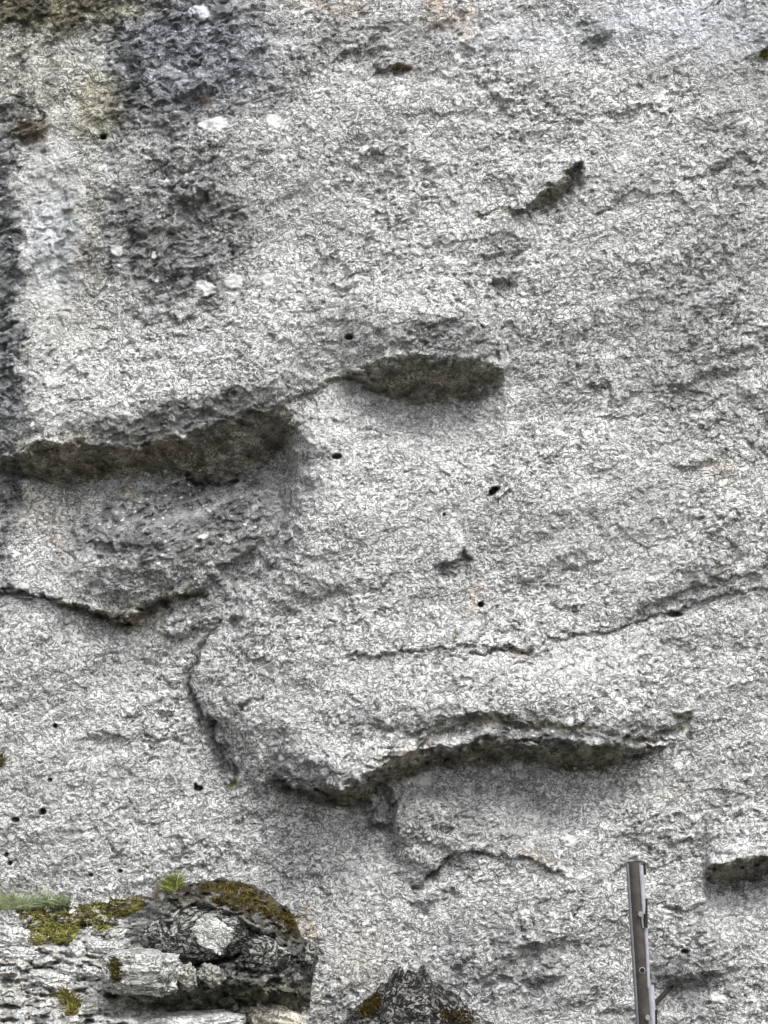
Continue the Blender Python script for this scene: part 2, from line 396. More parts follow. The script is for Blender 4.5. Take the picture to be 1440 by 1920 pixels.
crack([(690, 1400), (720, 1396), (770, 1382), (800, 1362), (836, 1352)], 6, 10, 4, 20)
crack([(930, 1500), (970, 1482), (1020, 1474)], 4, 9, 6, 40)
crack([(1240, 1690), (1290, 1702), (1330, 1690)], 5, 14, 6, 40)
crack([(1110, 410), (1150, 385), (1190, 360)], 5, 8, 6, 30)
crack([(1040, 1080), (1090, 1060), (1140, 1045)], 4, 8, 4, 30)
crack([(824, 1064), (850, 1056), (880, 1041)], 10, 26, 6, 20)
crack([(912, 928), (922, 918), (936, 914)], 5, 26, 0)
crack([(345, 372), (370, 366), (392, 372)], 9, 18, 5, 20)
crack([(915, 532), (940, 534), (958, 524)], 7, 20, 5, 20)
crack([(700, 126), (735, 130), (775, 126)], 6, 16, 5, 20)
crack([(440, 1172), (452, 1158)], 7, 16, 0)
crack([(100, 960), (92, 1020), (108, 1030)], 4, 7, 0)
crack([(240, 895), (215, 925), (180, 955)], 5, 10, 5, 30)
for (hu, hv, ra, rb) in [(372, 1477, 8, 5.5), (82, 1519, 6.5, 6), (32, 1534, 7, 4.5), (15, 1600, 4, 4), (21, 1616, 4.5, 4), (901, 1132, 5.5, 5), (632, 857, 9, 5), (655, 634, 8, 5), (1265, 1152, 14, 6),
        (920, 922, 5, 5), (927, 916, 7, 4), (1281, 1780, 7, 4), (174, 1637, 4, 3), (228, 1630, 4, 3), (105, 1360, 4, 4), (97, 1459, 4, 3), (195, 258, 6, 5), (367, 1570-100, 3, 3), (832, 965, 2, 2)]:
    t = np.hypot((U0-hu+wu*.12)/(ra*.95), (V0-hv+wv*.12)/(rb*.95))
    H -= 42*sst(1.25, .7, t)

# surface relief: slanted weathering ridges and grain
ca, sa = math.cos(R(-22)), math.sin(R(-22))
Ur, Vr = U*ca+V*sa, -U*sa+V*ca
patch = .55+.9*sst(-.25, .45, noise2(U0/210, V0/150, 31))
nose_smooth = 1-.35*np.exp(-((U0-850)/330)**2-((V0-980)/260)**2)
rough = patch*nose_smooth*.85
H += (2.6*rough+1)*.8*cells(Ur/38+noise2(U0/20, V0/20, 90)*.3, Vr/27+noise2(U0/20, V0/20, 91)*.3, 92)
H += 15*noise2(Ur/330, Vr/170, 20)+8*noise2(Ur/130, Vr/62, 21)*inside
rg = 1-np.abs(noise2(Ur/95, Vr/34, 22))*2
H += 2.0*rg*rough+4.0*noise2(Ur/52, Vr/42, 23)*rough
n24 = noise2(Ur/24, Vr/19, 24)
H += 2.4*n24*rough-4*sst(.34, .62, noise2(Ur/30, Vr/22, 25))*rough*rough
H += 2.3*noise2(Ur/14, Vr/8.5, 26)*(.4+.6*rough)+1.5*noise2(Ur/7.5, Vr/5.5, 27)
H -= 4.5*sst(.42, .62, noise2(Ur/15, Vr/8, 28))*rough
# far outside the picture the cliff rounds off and leans back
H += 60*noise2(U0/900, V0/700, 40)*(1-inside)+26*noise2(U0/330, V0/260, 41)*(1-inside)
H -= 900*sst(-2200, -4200, U0)**1.5+900*sst(3600, 5600, U0)**1.5+1400*sst(-2600, -4300, V0)**1.3
H += (V0-960)*.03*(V0 > -5000)

# colour: dark lichen with some painted shade, pale patches and mineral stains of the stone
crust_shade = np.zeros_like(U); pale = np.zeros_like(U)
tint = np.ones(U.shape+(3,))
wa = noise2(U0/45, V0/60, 51)*24+noise2(U0/16, V0/16, 52)*12
wb = noise2(U0/50, V0/40, 53)*24+noise2(U0/16, V0/16, 54)*12
def blob(cu, cv, ru, rv, an=0, soft=.42):
    c, s = math.cos(R(an)), math.sin(R(an)); du, dw = U0+wa-cu, V0+wb-cv
    return sst(1+soft, 1-soft, np.hypot((du*c+dw*s)/ru, (-du*s+dw*c)/rv))
for (k, q) in [((350, 60, 180, 90, 6), .58), ((360, 185, 190, 60, -6), .55), ((330, 300, 130, 90, 0), .38), ((320, 440, 150, 130, 20), .6), ((300, 360, 90, 60), .35), ((60, 15, 190, 40, -4), .95), ((250, 250, 60, 200), .35), ((250, 480, 70, 90), .35), ((20, 235, 60, 45), .9),
        ((4, 640, 34, 420), .8), ((700, 90, 150, 60), .35), ((330, 520, 120, 90), .3), ((330, 800, 190, 44, -14), .8), ((830, 640, 130, 44), .45), ((330, 965, 190, 80, -16), .8),  # blob above the left brow: rough rock plus painted shade of its rounding
        ((330, 1060, 140, 60, -25), .4), ((1300, 650, 120, 220, 20), .25), ((960, 1366, 300, 26, 2), .62), ((880, 1510, 140, 56, 0), .3), ((600, 1462, 90, 44, 10), .5), ((610, 1470, 90, 40, 10), .4), ((1400, 250, 70, 260), .2), ((960, 1500, 120, 60, 0), .3),  # the blobs below the mouth paint its shade into the colour
        ((980, 1800, 90, 70), .35), ((1290, 1830, 80, 60), .4), ((1060, 370, 50, 18, -35), .4), ((850, 1065, 40, 26, -25), .4), ((1060, 720, 110, 60), .2), ((930, 500, 60, 60), .3), ((150, 560, 40, 60), .2),
        ((1120, 60, 36, 40), .45), ((1300, 1110, 120, 26, -18), .3), ((860, 1790, 20, 60), .35), ((1100, 1870, 150, 40), .25), ((330, 1180, 60, 34, -25), .35), ((430, 1310, 40, 60), .15), ((690, 1540, 40, 30), .2)]:
    crust_shade = np.maximum(crust_shade, q*blob(*k)*(.75+.5*noise2(U0/70, V0/50, 56)))
# drip streaks down the upper left
crust_shade += .25*sst(.1, .6, noise2(U0/34, V0/260, 57))*sst(620, 300, U0)*sst(700, 500, V0)
for (k, q) in [((95, 430, 58, 190), .8), ((110, 470, 44, 80), .8), ((110, 650, 60, 90), .3), ((90, 310, 50, 40), .3), ((950, 60, 130, 40), .35), ((1340, 60, 160, 60), .4), ((1060, 140, 90, 40), .25), ((1250, 20, 190, 30), .3),
        ((590, 370, 40, 50), .3), ((640, 180, 24, 14), .3), ((640, 730, 60, 26), .25), ((800, 800, 200, 50), .22), ((610, 900, 24, 110), .25), ((170, 780, 80, 24), .3), ((1180, 1000, 180, 120), .12),
        ((900, 1250, 260, 22), .2), ((640, 560, 100, 60), .12), ((690, 1700, 70, 120), .15)]:
    pale = np.maximum(pale, q*blob(*k))
# solid white lichen discs and quartz chips
for (cu, cv, ru, rv) in [(363, 18, 12, 9), (377, 22, 13, 12), (398, 238, 24, 11), (410, 229, 16, 9), (515, 232, 15, 14), (308, 341, 13, 6), (878, 75, 14, 6), (857, 112, 8, 5), (836, 139, 13, 7), (866, 118, 7, 4),
        (500, 528, 10, 10), (440, 530, 16, 11), (385, 541, 18, 10), (255, 357, 9, 5), (240, 380, 8, 4), (220, 470, 12, 12), (475, 952, 7, 6), (523, 961, 10, 9), (385, 1008, 8, 4), (325, 1042, 10, 7), (345, 820, 7, 5),
        (300, 770, 7, 4), (1068, 1577, 13, 9), (375, 660, 12, 6), (245, 777, 9, 6), (50, 1100, 9, 5), (12, 1183, 8, 5), (395, 1056, 7, 5), (790, 1460, 20, 9), (1345, 1866, 16, 11), (530, 1420, 5, 9), (290, 482, 6, 7), (558, 486, 5, 5), (535, 270, 8, 4)]:
    m = sst(1.25, .8, np.hypot((U0+wu*.6-cu)/ru, (V0+wv*.6-cv)/rv))
    pale = np.maximum(pale, 1.5*m); crust_shade *= 1-m; H += 1.5*m
# dark rough rock left of the nose ridge, doubling as painted shading of that flank
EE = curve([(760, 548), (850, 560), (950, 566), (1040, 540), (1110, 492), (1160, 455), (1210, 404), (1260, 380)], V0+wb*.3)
crust_shade = np.maximum(crust_shade, .5*sst(10, -100, U0+wa*.4-EE)*sst(-250, -60, U0-EE)*sst(820, 900, V0)*sst(1250, 1130, V0))
def stain(m, c):
    global tint
    m = np.clip(m, 0, 1)[..., None]; tint = tint*(1-m)+tint*np.array(c)*m
stain(.75*blob(100, 130, 150, 120), (.95, .93, .85))
stain(.9*blob(70, 10, 200, 42), (.62, .58, .40))
stain(.6*blob(185, 200, 50, 60), (.80, .76, .55)); stain(.7*blob(165, 430, 22, 150), (.95, .93, .85)); stain(.45*blob(120, 600, 110, 80), (.97, .96, .91))
stain(.8*blob(60, 242, 34, 20), (.66, .55, .42)); stain(.8*blob(375, 182, 26, 12), (.66, .50, .40))
stain(.8*blob(340, 110, 170, 110), (.86, .90, 1.0)); stain(.5*blob(8, 640, 30, 360), (.88, .92, 1.0))
stain(.6*blob(105, 450, 44, 90), (.93, .97, 1.03)); stain(.7*blob(1300, 50, 240, 60), (.93, .96, 1.04)); stain(.5*blob(950, 70, 100, 40), (.94, .96, 1.03))
stain(.6*blob(620, 8, 70, 16), (.92, .82, .70)); stain(.7*blob(815, 8, 34, 14), (.74, .58, .46)); stain(.5*blob(850, 40, 44, 24), (.9, .76, .62)); stain(.7*blob(740, 132, 34, 6), (.8, .6, .42))
stain(.5*blob(200, 850, 200, 40), (.93, .88, .74)); stain(.5*blob(90, 960, 70, 60), (.96, .92, .82)); stain(.8*blob(100, 1020, 8, 14), (1, .88, .74)); stain(.6*blob(240, 930, 12, 10), (.9, .8, .68))
stain(.75*blob(887, 1130, 9, 20), (.95, .86, .78)); stain(.8*blob(580, 1730, 14, 40), (1.0, .9, .76)); stain(.5*blob(680, 1800, 60, 70), (1, .95, .86)); stain(.6*blob(1010, 1602, 26, 13), (.95, .82, .70))
stain(.5*blob(540, 1900, 60, 40), (1, .93, .8)); stain(.5*blob(330, 720, 160, 60), (.96, .96, .94)); stain(.5*blob(250, 1165, 50, 14), (.85, .78, .58)); stain(.6*blob(1270, 1490, 30, 16), (.97, .92, .84))
stain(.9*blob(976, 1217, 18, 5), (.5, .42, .36)); stain(.6*blob(1355, 880, 30, 20), (1, .94, .85)); stain(.5*blob(1355, 1060, 14, 16), (1, .9, .8))
# sheltered undersides without pale lichen: bare warm brown stone, with shade painted in darker
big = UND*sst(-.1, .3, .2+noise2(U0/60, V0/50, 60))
stain(UND*(.8+.5*noise2(U0/50, V0/36, 60)), (.82, .76, .64)); crust_shade = np.maximum(crust_shade, UND*(.32+.4*noise2(U0/36, V0/28, 84)))
crust_shade = crust_shade*(1.5+.9*noise2(U0/19, V0/15, 85))
H += np.clip(crust_shade, 0, 1)*(4.5*noise2(Ur/24, Vr/14, 81)+3*noise2(Ur/11, Vr/7, 82)+5*cells(Ur/30, Vr/15, 93)-7*sst(.2, .5, noise2(Ur/26, Vr/11, 83)))*inside
crust_shade = np.clip(crust_shade, 0, 1)*inside+.2*(1-inside); pale = np.clip(pale, 0, 1.5)

X = (U0-720)/PX; Z = CAMZ+(960-V0)/PX; Y = -H/PX
# lips hang over a little: push the surface down where it stands proud
co = np.stack([X, Y, Z], -1).reshape(-1, 3)
me = np_mesh('cliff', co, grid_faces(*U.shape, flip=True))
attr_f(me, 'crust_shade', crust_shade); attr_f(me, 'pale', pale); attr_c(me, 'tint', tint.reshape(-1, 3))
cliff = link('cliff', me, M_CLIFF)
tag(cliff, kind='structure')
cliff['label'] = 'pale grey granite cliff weathered into the likeness of a face'
HY = Y
def wall_y(u, v):
    i = int(np.clip(np.searchsorted(us, u), 0, len(us)-1)); j = int(np.clip(np.searchsorted(vs, v), 0, len(vs)-1))
    return float(HY[j, i])

# ------------------------------------------------------------------ the ledge in front, bottom left
SIL = [(-900, 1690), (-300, 1698), (0, 1700), (60, 1702), (130, 1694), (200, 1696), (250, 1686), (285, 1674), (320, 1663), (360, 1661), (400, 1653), (440, 1656), (480, 1668), (510, 1688), (536, 1710),
       (554, 1735), (562, 1760), (570, 1768), (586, 1776), (594, 1800), (588, 1826), (584, 1860), (580, 1920), (578, 2150)]
def bank(u):   # how far the ground-like bank (left) rather than the boulder (right) it is
    return sst(330, 230, u)
nc_, nr_ = 620, 300
cu_ = np.concatenate([np.linspace(-900, -10, 60), np.linspace(-7, 594, nc_-60)])
top_u = np.array([p[0] for p in SIL[:20]]); top_v = np.array([p[1] for p in SIL[:20]])
Sv = np.interp(cu_, top_u, top_v)
Sv = Sv+noise2(cu_/25, cu_*0, 61)*5+noise2(cu_/9, cu_*0, 62)*2.5
fr = np.linspace(0, 1, nr_)**1.25
LU = np.repeat(cu_[None], nr_, 0); LV = Sv[None]+(2160-Sv[None])*fr[:, None]
# right side bends in under the widest point
LU0 = LU.copy()
rb_ = np.interp(LV, [1700, 1776, 1800, 1826, 1860, 1920, 2160], [594, 594, 594, 588, 583, 579, 575])
LU = LU-np.clip(LU-500, 0, 100)/94*(594-rb_)*(LV > 1790)
d, al, sd_ = polydist(LU, LV, SIL[7:])
RR = 85.
k = np.clip(d/RR, 0, 1)
dome = 180*np.sqrt(np.clip(1-(1-k)**2, 0, 1))          # px towards the viewer from the boulder's back
bk = (LV-Sv[None])
bankh = 40+np.clip(bk, 0, 400)*1.15+60*sst(35, 110, bk)
b = bank(LU)
D = dome*(1-b)+bankh*b+130*(1-b)
W1 = LU+noise2(LU/26, LV/26, 63)*7+noise2(LU/10, LV/10, 64)*3; W2 = LV+noise2(LU/26, LV/26, 65)*7+noise2(LU/10, LV/10, 66)*3
def lund(top, bot, A, la, lb, e0=15, e1=15):
    global D
    T = curve(top, W1); B = curve(bot, W1); Wd = np.maximum(B-T, 4)
    e = sst(top[0][0]-e0*.3, top[0][0]+e0, W1)*sst(top[-1][0]+e1*.3, top[-1][0]-e1, W1)
    t = (W2-T)/Wd
    D += e*A*np.where(W2 < T, .5*np.exp(-np.maximum(T-W2, 0)/la), np.where(W2 > B, -.5*np.exp(-np.maximum(W2-B, 0)/lb), .5-sst(0, 1, t)))
def lcrack(pts, wd, dp):
    global D
    dd, a_, s_ = polydist(W1, W2, pts)
    D -= dp*np.exp(-(dd/wd)**2)*sst(0, .06, a_)*sst(1, .94, a_)
# arch over the eye-shaped stone
lund([(270, 1748), (300, 1722), (340, 1698), (400, 1690), (430, 1700), (460, 1724), (500, 1750)], [(270, 1760), (300, 1740), (340, 1722), (400, 1712), (430, 1720), (460, 1740), (500, 1758)], 46, 14, 50)
lcrack([(270, 1778), (300, 1786), (330, 1796), (360, 1804), (400, 1804), (440, 1796), (466, 1766), (490, 1768), (512, 1782), (535, 1802)], 6, 55)
lcrack([(335, 1682), (362, 1675), (392, 1684), (432, 1702), (460, 1722)], 4, 22)
# deep shelter under the middle, slab below
lund([(200, 1850), (260, 1864), (330, 1850), (420, 1835), (520, 1858), (575, 1868)], [(200, 1866), (260, 1886), (330, 1894), (420, 1896), (520, 1890), (575, 1880)], 80, 20, 60)
lund([(-100, 1776), (0, 1770), (70, 1778), (130, 1800), (200, 1812)], [(-100, 1782), (0, 1776), (70, 1786), (130, 1808), (200, 1820)], 20, 25, 30)
lcrack([(-60, 1752), (0, 1770), (50, 1772), (62, 1806), (90, 1816), (130, 1822), (150, 1836), (200, 1838)], 4, 22)
lcrack([(-60, 1838), (60, 1842), (110, 1838), (180, 1852)], 4, 12)
lcrack([(30, 1720), (48, 1735), (60, 1752)], 6, 20)
lcrack([(100, 1770), (150, 1780), (170, 1800), (205, 1800)], 4, 16)
lcrack([(170, 1900), (230, 1896), (270, 1880), (330, 1905), (430, 1892)], 5, 18)
for k_ in range(26):
    rng_ = random.Random(k_+70); a_ = rng_.uniform(270, 560); b_ = rng_.uniform(1690, 1890); l_ = rng_.uniform(14, 40); an_ = rng_.uniform(-.3, .9)
    lcrack([(a_, b_), (a_+l_*.5, b_+l_*.5*an_+4), (a_+l_, b_+l_*an_)], rng_.uniform(2.5, 5), rng_.uniform(10, 24))
lcrack([(480, 1700), (520, 1740), (540, 1790), (570, 1830)], 4, 8)
lcrack([(430, 1830), (470, 1850), (520, 1845), (570, 1855)], 4, 10)
rr = sst(-80, 200, LU)*0+1
D += 9*noise2(LU/70, LV/30, 67)+7*b*noise2(LU/30, LV/14, 68)+7*(1-b)*noise2(LU/28, LV/24, 68)+6*noise2(LU/14, LV/8, 69)+2.4*noise2(LU/7, LV/5, 70)
D += b*(9*cells(LU/40, LV/17, 94)+4*cells(LU/17, LV/9, 95))+(1-b)*(9*cells((LU+LV*.3)/34, (LV-LU*.4)/26, 96)+5*cells(LU/14, LV/13, 97))
D -= 17*b*sst(.2, .45, noise2(LU/34, LV/12, 71))+15*(1-b)*sst(.15, .4, noise2((LU+LV)/30, (LV-LU*.5)/20, 98))
D -= 9*sst(.3, .5, noise2(LU/15, LV/9, 72))
D += 70*np.exp(-((LU-60)/260)**2-((LV-2000)/120)**2)
LY = -D/PX-.10
kk = (CAMD+LY)/CAMD
LX = (LU-720)/PX*kk; LZ = CAMZ+(960-LV)/PX*kk
# rows behind the crest run back into the cliff
back = []
for j, q in enumerate((.25, .6, 1.0)):
    by = LY[0]*(1-q)+(.35)*q
    back.append(np.stack([LX[0], by, LZ[0]-.05*q-.04*(j > 0)], -1))
co = np.concatenate([np.stack(back[::-1], 0), np.stack([LX, LY, LZ], -1)], 0)
lc = np.zeros(co.shape[:2]); lp = np.zeros(co.shape[:2]); ltn = np.ones(co.shape)
LUf = np.concatenate([LU[:1]]*3+[LU], 0); LVf = np.concatenate([LV[:1]]*3+[LV], 0)
na = noise2(LUf/20, LVf/14, 73)*16
lbld = sst(240, 330, LUf+na)
lc = lbld*(.7+1.1*noise2(LUf/24, LVf/16, 74))*sst(1905, 1885, LVf+na*.5)
lc = np.clip(lc+.9*sst(.0, .4, noise2(LUf/30, LVf/14, 76))*(1-lbld), 0, 1)
lp = .5*sst(1890, 1905, LVf+na*.4)*sst(200, 260, LUf)+.35*(1-lbld)*sst(-.1, .4, noise2(LUf/40, LVf/16, 75))
def lst(m, c):
    global ltn
    m = np.clip(m, 0, 1)[..., None]; ltn = ltn*(1-m)+ltn*np.array(c)*m
lst(.8*lbld*sst(1905, 1885, LVf+na*.5), (.36, .355, .32))
lst(.7*sst(1830, 1850, LVf+na*.5)*sst(1900, 1888, LVf+na*.5)*sst(200, 240, LUf), (.80, .78, .62))
ddm, _, _ = polydist(LUf, LVf+na*.5, [(300, 1668), (400, 1665), (440, 1668), (480, 1690), (520, 1715), (552, 1745)])
lst(.85*sst(34, 16, ddm+na*.5)*sst(-.25, .1, noise2(LUf/12, LVf/9, 79)), (.34, .25, .10))
lst(.8*sst(28, 60, LVf-1690+na)*0+.6*sst(.15, .35, noise2(LUf/16, LVf/9, 78))*(1-lbld), (.72, .64, .55))
me = np_mesh('rock_ledge', co.reshape(-1, 3), grid_faces(co.shape[0], co.shape[1], flip=True))
attr_f(me, 'crust_shade', lc); attr_f(me, 'pale', lp); attr_c(me, 'tint', ltn.reshape(-1, 3))
ledge = link('rock_ledge', me, M_ROCK)
tag(ledge, 'low broken granite ledge with a dark domed boulder end in front of the cliff', 'rock')

# ------------------------------------------------------------------ single stones
def stone(u, v, y, w_, h_, d_, seed, m, label, rot=0, amp=.16, sub=5, power=.75, name='stone', cat='stone', group=None, sc=2.2, lean=0, cut=None):
    bm = bmesh.new(); bmesh.ops.create_icosphere(bm, subdivisions=sub, radius=1)
    co = np.array([x.co[:] for x in bm.verts]); p = co.copy()
    p = np.sign(p)*np.abs(p)**power
    n = noise3(co[:, 0]*sc+seed, co[:, 1]*sc, co[:, 2]*sc*1.4, seed)*amp+noise3(co[:, 0]*sc*2.6, co[:, 1]*sc*2.6+seed, co[:, 2]*sc*3.4, seed+1)*amp*.5
    n += noise3(co[:, 0]*sc*6, co[:, 1]*sc*6+seed, co[:, 2]*sc*7, seed+2)*amp*.28
    n -= amp*.5*np.abs(noise3(co[:, 0]*sc*1.5, co[:, 1]*sc*1.5, co[:, 2]*sc*4+seed, seed+3))
    p *= (1+n)[:, None]
    if cut: p = cut(p)
    p *= np.array([w_, d_, h_])/2/PX
    c, s = math.cos(R(rot)), math.sin(R(rot))
    x, z = p[:, 0]*c+p[:, 2]*s, -p[:, 0]*s+p[:, 2]*c
    p[:, 0], p[:, 2] = x, z; p[:, 1] += z*lean
    for q, vv in zip(p, bm.verts): vv.co = q
    me = bpy.data.meshes.new(name); bm.to_mesh(me); bm.free()
    o = link(name, me, m); o.location = P(u, v, y)
    return tag(o, label, cat, group)
deps = bpy.context.evaluated_depsgraph_get()
def bvh_of(*objs):
    vs_, fs_ = [], []
    for o in objs:
        b0 = len(vs_); mw = o.matrix_world if o.location.length == 0 else Matrix.Translation(o.location)
        n = len(o.data.vertices); a = np.empty(n*3, np.float32); o.data.vertices.foreach_get('co', a); a = a.reshape(-1, 3)+np.array(o.location)
        vs_ += a.tolist(); fs_ += [[i+b0 for i in p.vertices] for p in o.data.polygons]
    return BVHTree.FromPolygons(vs_, fs_)
LB_ = bvh_of(ledge)
def hit(u, v, bv=None):
    o = cam.location; d = (P(u, v, 0)-o).normalized()
    h = (bv or LB_).ray_cast(o, d)
    return h
def ly(u, v):
    h = hit(u, v); return h[0].y if h[0] else -.35

eye = stone(376, 1752, ly(372, 1752)-.0, 214, 100, 96, 5, M_DSTONE, 'dark lens-shaped stone wedged under the arch of the domed boulder', rot=-4, power=1.05, amp=.14, sub=6)
patchst = stone(398, 1752, ly(372, 1752)-.088, 66, 54, 16, 9, M_STONE, 'jagged pale flake stuck on the front of the lens-shaped stone', rot=35, amp=.30, sub=5, sc=1.8, power=.6, name='stone_flake', cat='stone flake')
stone(268, 1822, ly(268, 1840)-.06, 140, 72, 130, 14, granite('block_stone', light=(.56, .56, .54), dark=(.04, .04, .03), gs=.8, attrs=False), 'pale-topped squarish block jutting out left of and below the lens-shaped stone', rot=4, amp=.17, sub=6, power=.6, name='boulder', cat='boulder')
stone(352, 1832, ly(352, 1835)-.02, 34, 46, 40, 21, M_GSTONE, 'small upright stone just right of the pale-topped block', amp=.3, rot=-15)
stone(396, 1828, ly(396, 1828)-.02, 44, 34, 36, 23, M_GSTONE, 'small tilted stone farthest right below the lens-shaped stone', amp=.3, rot=25)
stone(498, 1788, ly(498, 1790)-.015, 86, 56, 40, 27, M_DSTONE, 'dark angular stone set in the right flank of the domed boulder', amp=.25, rot=25)
stone(579, 1790, ly(572, 1795)+.02, 26, 46, 60, 29, M_DSTONE, 'small dark knob standing out at the right rim of the domed boulder', amp=.2, rot=12)
SL = [(162, 1748, 26, 15, -20, 'small white stone nearest the bright yellow moss'), (190, 1745, 34, 14, -8, 'long white stone behind the dark gap on the ledge'),
      (222, 1752, 44, 18, -14, 'grey stone in front of the yellow moss bank, touching the boulder'), (146, 1782, 34, 26, 30, 'upright grey stone in the middle of the ledge'),
      (190, 1776, 52, 20, 6, 'flat white-topped stone with rusty underside on the ledge'), (94, 1765, 30, 20, -10, 'round grey stone under the yellow moss cushion'),
      (22, 1722, 56, 36, 6, 'rounded pale rock at the left edge below the grass'), (24, 1758, 66, 34, 8, 'pale rock at the left edge, second below the grass'),
      (130, 1820, 44, 18, 16, 'flat pale stone beside the long dark crack'), (172, 1822, 36, 16, 10, 'small pale stone left of the squarish block'),
      (95, 1838, 74, 22, 12, 'long flat pale slab across the ledge'), (205, 1692, 30, 14, -20, 'white stone half buried in the moss bank'),
      (36, 1790, 60, 22, 4, 'flat grey stone with a rusty stain at the left edge'), (220, 1780, 24, 22, 40, 'small grey stone above the squarish block'),
      (118, 1722, 20, 12, -10, 'tiny pale stone deep in the moss bank')]
for i, (u, v, w_, h_, ro, lb) in enumerate(SL):
    stone(u, v, ly(u, v+h_*.2)+.008, w_*1.1, h_*1.15, min(w_, 44), 40+i*3, M_STONE, lb, rot=ro, amp=.3, sub=4 if w_ < 50 else 5, group='loose stones on the ledge')
# slabs along the bottom
stone(330, 1925, ly(330, 1915)-.02, 240, 44, 120, 91, M_STONE, 'long pale slab at the foot of the domed boulder', rot=-3, amp=.14, sub=6, power=.6, name='stone_slab', cat='slab', sc=3)
stone(520, 1918, ly(520, 1912)-.01, 110, 56, 90, 95, granite('cream_stone', light=(.72, .68, .58), dark=(.12, .11, .09), gs=.8, attrs=False), 'cream coloured broken stone at the foot of the boulder beside the cliff', rot=20, amp=.26, sub=5, name='stone', cat='stone')
# the dark pointed rock at the bottom centre
def pk(p):
    q = p.copy(); t = np.clip((p[:, 2]+1)/2, 0, 1)
    q[:, 0] = p[:, 0]*(1.15-.95*t**1.3)-.02*t; return q
peak = stone(776, 2026, -.30, 610, 384, 240, 103, granite('black_lichen_stone', light=(.26, .255, .24), dark=(.008, .008, .008), gs=.7, attrs=False, gam=3.6), 'dark pointed rock at the foot of the cliff, peak of bare black stone', amp=.2, sub=6, power=.8, name='boulder', cat='boulder', cut=pk, sc=2.6)
sh2 = stone(848, 1948, -.28, 150, 100, 140, 111, M_DSTONE, 'low dark stone leaning on the right of the pointed rock', amp=.2, sub=5, rot=14, name='stone')

# ------------------------------------------------------------------ plants
class Blades:
    def __init__(s): s.v = []; s.f = []; s.c = []
    def blade(s, p, d, L, w_, bend, shade, seg=3):
        d = Vector(d).normalized()
        side = d.cross(Vector((random.gauss(0, .3), 1, random.gauss(0, .3)))).normalized()
        b0 = len(s.v); q = Vector(p); dd = d.copy()
        for i in range(seg+1):
            t = i/seg; ww = w_*(1-t)**.7*.5+.0002
            s.v += [tuple(q-side*ww), tuple(q+side*ww)]
            sc_ = min(1, max(0, shade+.35*(t-.5))); s.c += [sc_, sc_]
            dd = (dd+Vector(bend)*(1.0/seg)).normalized(); q = q+dd*(L/seg)
        for i in range(seg):
            a = b0+2*i; s.f.append((a, a+1, a+3, a+2))
    def build(s, name, m, parent=None):
        me = np_mesh(name, s.v, s.f); attr_f(me, 'shade', s.c)
        return link(name, me, m, parent)
def clump(name, m, spots, n, L, wd, label, cat, bv=None, up=.8, spread=.7, base=.5, patchy=None, var=.3):
    """spots: (u, v, ru, rv) areas in which the blades root on the rock"""
    B_ = Blades(); pts = []
    for _ in range(n):
        u, v, ru, rv = random.choices(spots, weights=[q[2]*q[3] for q in spots])[0]
        a, r_ = random.uniform(0, 2*math.pi), math.sqrt(random.random())
        uu, vv = u+math.cos(a)*r_*ru, v+math.sin(a)*r_*rv
        h = hit(uu, vv, bv)
        if h[0] is None: continue
        p = h[0]; nn = h[1]
        if nn.y > 0: nn = -nn
        if patchy is not None and float(noise2(uu/16, vv/9, 201)) < patchy-.12: continue
        bs = base+.6*float(noise2(uu/12, vv/8, 200))
        for _k in range(random.randint(3, 6)):
            d = Vector((random.gauss(0, spread), random.gauss(-.1, spread*.6), up))+nn*.6
            l = L*random.uniform(.5, 1.2)
            B_.blade(p-nn*.004+Vector((random.gauss(0, .004), 0, random.gauss(0, .003))), d, l, wd*random.uniform(.6, 1.3), (random.gauss(0, .7), -.3, -random.uniform(.1, 1.0)), bs+random.gauss(0, var))
        pts.append(p)
    o = B_.build(name, m)
    c = sum(pts, Vector())/len(pts)
    o.data.transform(Matrix.Translation(-c)); o.location = c
    return tag(o, label, cat)
random.seed(4)
LEDGE_BV = bvh_of(*[o for o in COL.objects if o.type == 'MESH' and o.name.split('.')[0] in ('rock_ledge', 'stone', 'boulder', 'stone_slab', 'stone_flake')])
CL = BVHTree.FromPolygons(*[(lambda a, f: (a, f))(*([co_.tolist() for co_ in np.stack([X, Y, Z], -1)[::3, ::3].reshape(-1, 3)], grid_faces(*X[::3, ::3].shape).tolist()))]) if False else None
def cliff_bvh():
    n = len(cliff.data.vertices); a = np.empty(n*3, np.float32); cliff.data.vertices.foreach_get('co', a); a = a.reshape(len(vs), len(us), 3)
    i0, i1 = np.searchsorted(us, -30), np.searchsorted(us, 1470); j0, j1 = np.searchsorted(vs, -30), np.searchsorted(vs, 1950)
    g = a[j0:j1:2, i0:i1:2]
    return BVHTree.FromPolygons(g.reshape(-1, 3).tolist(), grid_faces(g.shape[0], g.shape[1], True).tolist())
CLB = cliff_bvh()
clump('moss_bank', M_MOSS, [(50, 1712, 24, 12), (90, 1716, 36, 17), (140, 1720, 40, 20), (190, 1710, 40, 16), (235, 1700, 34, 16), (175, 1736, 34, 10), (262, 1694, 14, 16)], 900, .034, .005, 'ragged yellow-green moss bank along the back of the ledge', 'moss', LEDGE_BV, base=.36, var=.30, spread=1.1, up=.6, patchy=.05)
clump('moss_cushion', M_MOSS, [(112, 1750, 30, 18), (78, 1744, 20, 12), (68, 1764, 14, 10)], 420, .034, .006, 'bright yellow moss cushion spilling forward over the ledge stones', 'moss', LEDGE_BV, base=.66, spread=1.2, up=.5, patchy=-.1)
clump('moss_clump', M_MOSS, [(216, 1814, 7, 16), (219, 1830, 7, 14)], 220, .022, .004, 'small olive moss strip down the left side of the squarish block', 'moss', LEDGE_BV, base=.2)
